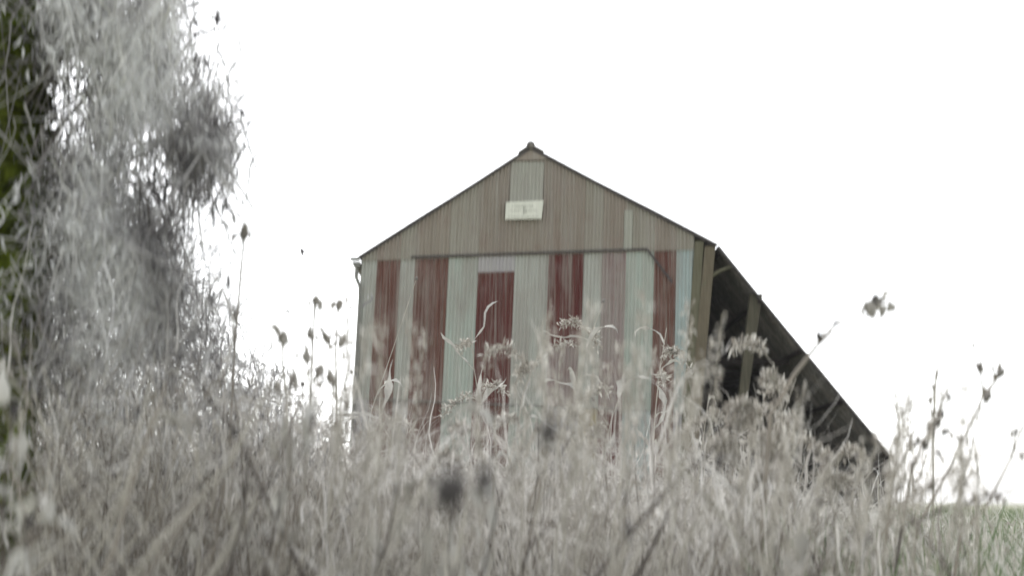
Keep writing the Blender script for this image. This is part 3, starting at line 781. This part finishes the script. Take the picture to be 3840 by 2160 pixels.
stalk([(3500, 1950), (3500, 1650), (3508, 1430), (3520, 1340)], 5.0, [(3500, 1450, .8), (3515, 1400, .7), (3490, 1500, .9)], 'thin upright weed with tiny buds between the lean-to and the forked weed', seed=7, stem='stem_pale', head='fluff')
stalk([(3600, 2010), (3700, 1900), (3790, 1720), (3850, 1560)], 4.3, [(3810, 1620, .9), (3830, 1710, 1.0)], 'leaning weed with two small buds at the field edge', seed=8)
stalk([(3330, 1960), (3350, 1800), (3400, 1690), (3440, 1580)], 4.1, [(3440, 1660, 1.0), (3420, 1740, .9), (3370, 1830, 1.0)], 'short grey weed with three buds at the end of the lean-to', seed=9, head='head_grey')

# weeds with dark buds against the sky left of the barn
stalk([(1150, 1750), (1165, 1500), (1172, 1300), (1180, 1130)], 4.6, [(1184, 1128, 1.2), (1150, 1340, 1.4), (1200, 1390, 1.5), (1165, 1260, 1.2)], 'grey budded weed against the sky between the shrub and the barn', seed=11, head='fluff', stem='stem_pale', R=0.014)
stalk([(1260, 1780), (1262, 1500), (1258, 1320), (1268, 1150)], 4.8, [(1272, 1145, 1.3), (1225, 1270, 1.4), (1285, 1280, 1.5), (1240, 1420, 1.5)], 'grey budded weed against the sky close to the barn downpipe', seed=12, head='fluff', stem='stem_pale', R=0.014)
stalk([(1080, 1800), (1075, 1500), (1060, 1370), (1058, 1270)], 4.5, [(1062, 1268, 1.6), (1100, 1420, 1.3), (1040, 1460, 1.2)], 'grey weed with a fat bud against the sky beside the shrub', seed=13, head='fluff', stem='stem_pale', R=0.014)
stalk([(860, 1700), (880, 1300), (905, 1000), (918, 870)], 4.4, [(916, 880, 1.8), (880, 1180, 1.0)], 'tall weed with one oval bud standing before the shrub', seed=14, head='head_grey')

# scattered weeds of the meadow
for i in range(64):
    Y = 2.6 + 7.5 * random.random(); px = random.uniform(-60, 3300)
    top = np.interp(px, [0, 700, 1250, 1700, 2500, 3000, 3400], [1350, 1400, 1560, 1640, 1660, 1700, 1850]) + random.uniform(-90, 330)
    tip = at(px, top, Y)
    if tip.z < 0.25: continue
    st, hd = random.choice(['stem', 'stem', 'stem_pale', 'stem_dark']), random.choice(['head_grey', 'head_grey', 'head_dark'])
    wl = {'stem': 'grey-brown', 'stem_pale': 'straw-pale', 'stem_dark': 'dark brown'}[st] + ' stemmed withered weed with ' + {'head_grey': 'grey', 'head_dark': 'blackish'}[hd] + ' seed head in dry grass'
    weed(tip, r=random.uniform(0.0025, 0.0045), leaves=random.randint(3, 7), heads=random.randint(0, 3), stem=st, label=wl,
         leaf=random.choice(['leaf', 'leaf', 'leaf_white']), head=hd, leaf_len=random.uniform(0.07, 0.14), head_r=random.uniform(0.006, 0.012), seed=300 + i)
# slanting bare stalks that cross each other
for i in range(150):
    Y = 2.8 + 3.4 * random.random(); px = random.uniform(-150, 3700)
    py = np.interp(px, [0, 700, 1250, 1700, 2500, 3000, 3700], [1380, 1420, 1580, 1680, 1700, 1760, 1880]) + random.uniform(-60, 420)
    tip = at(px, py, Y)
    if tip.z < 0.3: continue
    sgn = random.choice([-1, -1, 1]); root = (tip.x + sgn * random.uniform(0.15, 0.9) * tip.z, tip.y + random.uniform(-0.2, 0.2))
    rnd = random.Random(900 + i); e = empty('dry_stalk', (root[0], root[1], 0)); sm = random.choice(['stem_pale', 'stem_pale', 'stem', 'stem_dark']); tag(e, {'stem_pale': 'pale bleached', 'stem': 'grey-brown', 'stem_dark': 'dark brown'}[sm] + ' bare dead stalk slanting ' + ('towards' if sgn > 0 else 'away from') + ' the mossy tree in the dry grass', 'stalk', 'bare stalks crossing in the grass')
    pts = curve(Vector((root[0], root[1], -0.02)), tip, (rnd.uniform(-.05, .05), 0, rnd.uniform(-.02, .05)), 6, rnd); r0 = random.uniform(0.0030, 0.0070)
    mb = MB(); mb.tube(pts, [r0 * (1.2 - 0.13 * k) for k in range(6)], 4); mb.build('stem', M[sm], e)

# tall feathery grasses close to the lens
for i in range(52):
    px = random.uniform(1250, 2700) if i < 32 else (random.uniform(2700, 3150) if i < 38 else random.uniform(3230, 3680)); Y = random.uniform(3.0, 5.0)
    py = random.uniform(1080, 1560) if px < 2750 else (random.uniform(1250, 1650) + max(0, px - 2900) * 0.5 if px < 3200 else random.uniform(1420, 1780))
    rnd = random.Random(1500 + i); tip = at(px, py, Y); rt = Vector((tip.x - 0.12 * tip.z + rnd.gauss(0, .05), Y + rnd.gauss(0, .1), -0.02))
    e = empty('feathery_stalk', (rt.x, rt.y, 0)); tag(e, 'tall pale feathery grass stem rising ' + ('before the striped barn front' if px < 2650 else 'before the dark lean-to' if px < 3200 else 'beyond the lean-to end against the sky'), 'stalk', 'feathery grass stems')
    pts = curve(rt, tip, (rnd.uniform(-.06, .06), 0, 0), 9, rnd)
    mb = MB(); mb.tube(pts, [0.0028 * (1.2 - 0.1 * k) for k in range(9)], 4); mb.build('stem', M['stem_pale'], e)
    fluff_mesh(pts[5:], 0.012, 110, M['fluff'], e, rnd, size=0.014)

# ------------------------------------------------------------------ tree and shrub at the left
def twig_cloud(e, sampler, n_twig, n_leaf, hub_fn, Lr=(0.25, 0.6), leaf=0.02, limb_r=0.02, n_limb=40, seed=0, droop=0.5, leaf_px=900):
    rnd = random.Random(seed); limbs = []
    mb = MB()
    for k in range(n_limb):                                 # limbs reach from the trunk into the crown
        p = sampler(rnd); h = hub_fn(p, rnd)
        pts = curve(h, p, (rnd.gauss(0, .05), rnd.gauss(0, .05), rnd.uniform(0.05, 0.25)), 8, rnd)
        mb.tube(pts, [limb_r * (1.0 - 0.11 * i) * rnd.uniform(.8, 1.1) for i in range(8)], 5, cap=False); limbs.append(pts)
    mb.build('limbs', M['bark'], e)
    flat = [p for l in limbs for p in l[2:]]
    arr = np.array([tuple(p) for p in flat])
    mb = MB(); tips = []
    for k in range(n_twig):
        p = sampler(rnd)
        h = Vector(arr[np.argmin(((arr - np.array(p)) ** 2).sum(1) + np.random.default_rng(k).random(len(arr)) * 0.12)])
        if rnd.random() < (0.6 if p.x < at(760, 500, 4.5).x else 0.0): h = p + Vector((rnd.gauss(0, .09), rnd.gauss(0, .04), rnd.uniform(0.07, 0.20)))
        d = p - h
        if d.length > Lr[1] * 1.6: h = p - d.normalized() * Lr[1] * 1.6 * rnd.uniform(.7, 1)
        pts = [h]; n = 6; v = (p - h) / n; 
        cur = Vector((rnd.gauss(0, 1), rnd.gauss(0, 1), rnd.gauss(0, 1))) * 0.55 * v.length
        for i in range(n):
            v = v + cur * rnd.uniform(-0.3, 0.9) - Vector((0, 0, droop * 0.02 * i / n)); pts.append(pts[-1] + v)
        r = rnd.uniform(0.0014, 0.0036); mb.tube(pts, [r * (1.3 - 0.15 * i) for i in range(n + 1)], 3, cap=False)
        tips += pts[2:]
    mb.build('twigs', M['twig'], e)
    T = np.array([tuple(p) for p in tips]); T = T[1920 + FPX * T[:, 0] / (T[:, 1] * CP + (T[:, 2] - CAM_Z) * SP) < leaf_px]; g = np.random.default_rng(seed + 5)
    c = T[g.integers(0, len(T), n_leaf)] + g.normal(0, 0.014, (n_leaf, 3))
    a = g.normal(0, 1, (n_leaf, 3)); a[:, 2] -= 2.0; a /= np.linalg.norm(a, axis=1)[:, None]
    b = np.cross(a, g.normal(0, 1, (n_leaf, 3))); b /= np.linalg.norm(b, axis=1)[:, None]; nn = np.cross(a, b)
    L = (leaf * g.uniform(0.5, 1.9, n_leaf))[:, None]; W = L * g.uniform(0.05, 0.17, n_leaf)[:, None]; cu = L * g.uniform(-0.5, 0.5, n_leaf)[:, None]
    V = np.stack([c - b * W * .4, c + b * W * .4, c + a * L * .5 + b * W + nn * cu, c + a * L * .5 - b * W + nn * cu, c + a * L + b * W * .25, c + a * L - b * W * .25], 1)
    base = (np.arange(n_leaf) * 6)[:, None]
    Q = (base + np.array([[0, 1, 2, 3, 3, 2, 4, 5]])).reshape(-1, 4)
    np_obj('crown', V.reshape(-1, 3), Q, M['lichen'], e)

# mossy trunk at the edge, crown of grey lichen-covered twigs
TY = 4.5
tx = at(-15, 1200, TY).x
tree = empty('bare_tree', (tx, TY, 0)); tag(tree, 'grey lichen-covered tree with a mossy green trunk left of the barn', 'tree')
def trunk_at(z): return Vector((tx + 0.035 * math.sin(z * 1.8) + 0.015 * z, TY + 0.06 * math.sin(z), z))
zs = [-0.05, 0.12, 0.4, 0.75, 1.1, 1.5, 1.9, 2.2, 2.5, 2.8, 3.1, 3.4, 3.7]
mb = MB(); mb.tube([trunk_at(z) for z in zs], [r_ * 0.42 for r_ in (0.34, 0.28, 0.24, 0.225, 0.22, 0.215, 0.205, 0.19, 0.175, 0.15, 0.12, 0.08, 0.03)], 14)
for i, v in enumerate(mb.V): mb.V[i] = v + Vector((random.gauss(0, .012), random.gauss(0, .012), 0))
trunk = mb.build('trunk', M['moss'], tree, True)
nm = 2600; g = np.random.default_rng(3)
zz = g.uniform(0.3, 2.8, nm); th = g.uniform(0, 6.28, nm)
c = np.array([tuple(trunk_at(z)) for z in zz]) + np.stack([0.09 * np.cos(th), 0.09 * np.sin(th), np.zeros(nm)], 1)
a = np.stack([np.cos(th) * .8, np.sin(th) * .8, g.normal(-.4, .5, nm)], 1); b = np.stack([-np.sin(th), np.cos(th), np.zeros(nm)], 1)
L = g.uniform(.02, .06, nm)[:, None]; W = L * .4
V = np.stack([c - b * W * .3, c + b * W * .3, c + a * L + b * W, c + a * L - b * W], 1)
np_obj('moss', V.reshape(-1, 3), (np.arange(nm) * 4)[:, None] + np.array([[0, 1, 2, 3]]), M['moss_leaf'], trunk)

def tree_sampler(rnd):
    while True:
        px = rnd.uniform(-350, 1000); py = rnd.uniform(-420, 1480)
        d = np.interp(px, [-350, 90, 190, 640, 680, 930, 950, 1120], [0.5, 0.15, 0.90, 0.85, 0.34, 0.30, 0.05, 0.0])
        edge = 940 + 40 * math.sin(py * 0.013) - max(0, 250 - py) * 0.3
        if px > edge: d *= 0.5
        if 420 < py < 620 and 640 < px < 940: d *= 2.1
        if px > 640 and py < 300: d *= 0.55
        hole = math.sin(px * 0.0125 + 1.0 + 0.6 * math.sin(py * 0.004)) * math.sin(py * 0.0075 + px * 0.004 + 0.6) + 0.55 * math.sin(px * 0.031 + py * 0.006) * math.sin(py * 0.017 - px * 0.01)
        if hole > 0.0: d *= 0.02
        elif hole > -0.15: d *= 0.5
        if px > 640 and py > 720: d *= 0.6
        if py > 1150: d *= 0.7
        if rnd.random() < d: break
    Y = TY + (rnd.uniform(0.2, 0.9) if px < 130 and rnd.random() < 0.85 else rnd.uniform(-0.45, 0.75))
    return at(px, py, Y)
def tree_hub(p, rnd): return trunk_at(min(3.5, max(0.7, p.z - rnd.uniform(0.0, 0.6))))
twig_cloud(tree, tree_sampler, 5600, 19000, tree_hub, Lr=(.2, .4), leaf=0.032, n_limb=80, limb_r=0.008, seed=21)

shrub_x = at(760, 1500, 6.6).x
shrub = empty('bare_shrub', (shrub_x, 6.6, 0)); tag(shrub, 'low grey twiggy shrub spreading between the mossy tree and the barn', 'shrub')
def shrub_sampler(rnd):
    while True:
        px = rnd.uniform(150, 1330); py = rnd.uniform(880, 1760)
        top = np.interp(px, [150, 500, 700, 940, 1100, 1250, 1330], [1000, 900, 960, 1320, 1440, 1560, 1700])
        if py > top + rnd.random() ** 2 * 160: break
    return at(px, py, 6.6 + rnd.uniform(-0.8, 0.8))
def shrub_hub(p, rnd): return Vector((shrub_x + (p.x - shrub_x) * 0.25 + rnd.gauss(0, .06), 6.6 + rnd.gauss(0, .12), -0.02))
twig_cloud(shrub, shrub_sampler, 1700, 11000, shrub_hub, Lr=(.2, .4), leaf_px=1400, leaf=0.03, n_limb=46, limb_r=0.012, seed=31)

# ------------------------------------------------------------------ pale air over the field
mb = MB(); mb.box((-760, -750, -1.6), (760, 770, 12.5))
hm = bpy.data.materials.new('haze'); hm.use_nodes = True; ht = hm.node_tree; ht.nodes.clear()
pv = ht.nodes.new('ShaderNodeVolumePrincipled'); pv.inputs['Color'].default_value = (0.95, 0.96, 0.97, 1); pv.inputs['Density'].default_value = 0.0005
ho = ht.nodes.new('ShaderNodeOutputMaterial'); ht.links.new(pv.outputs[0], ho.inputs['Volume'])
tag(mb.build('haze', hm), 'thin pale mist over the field', 'haze', kind='stuff')
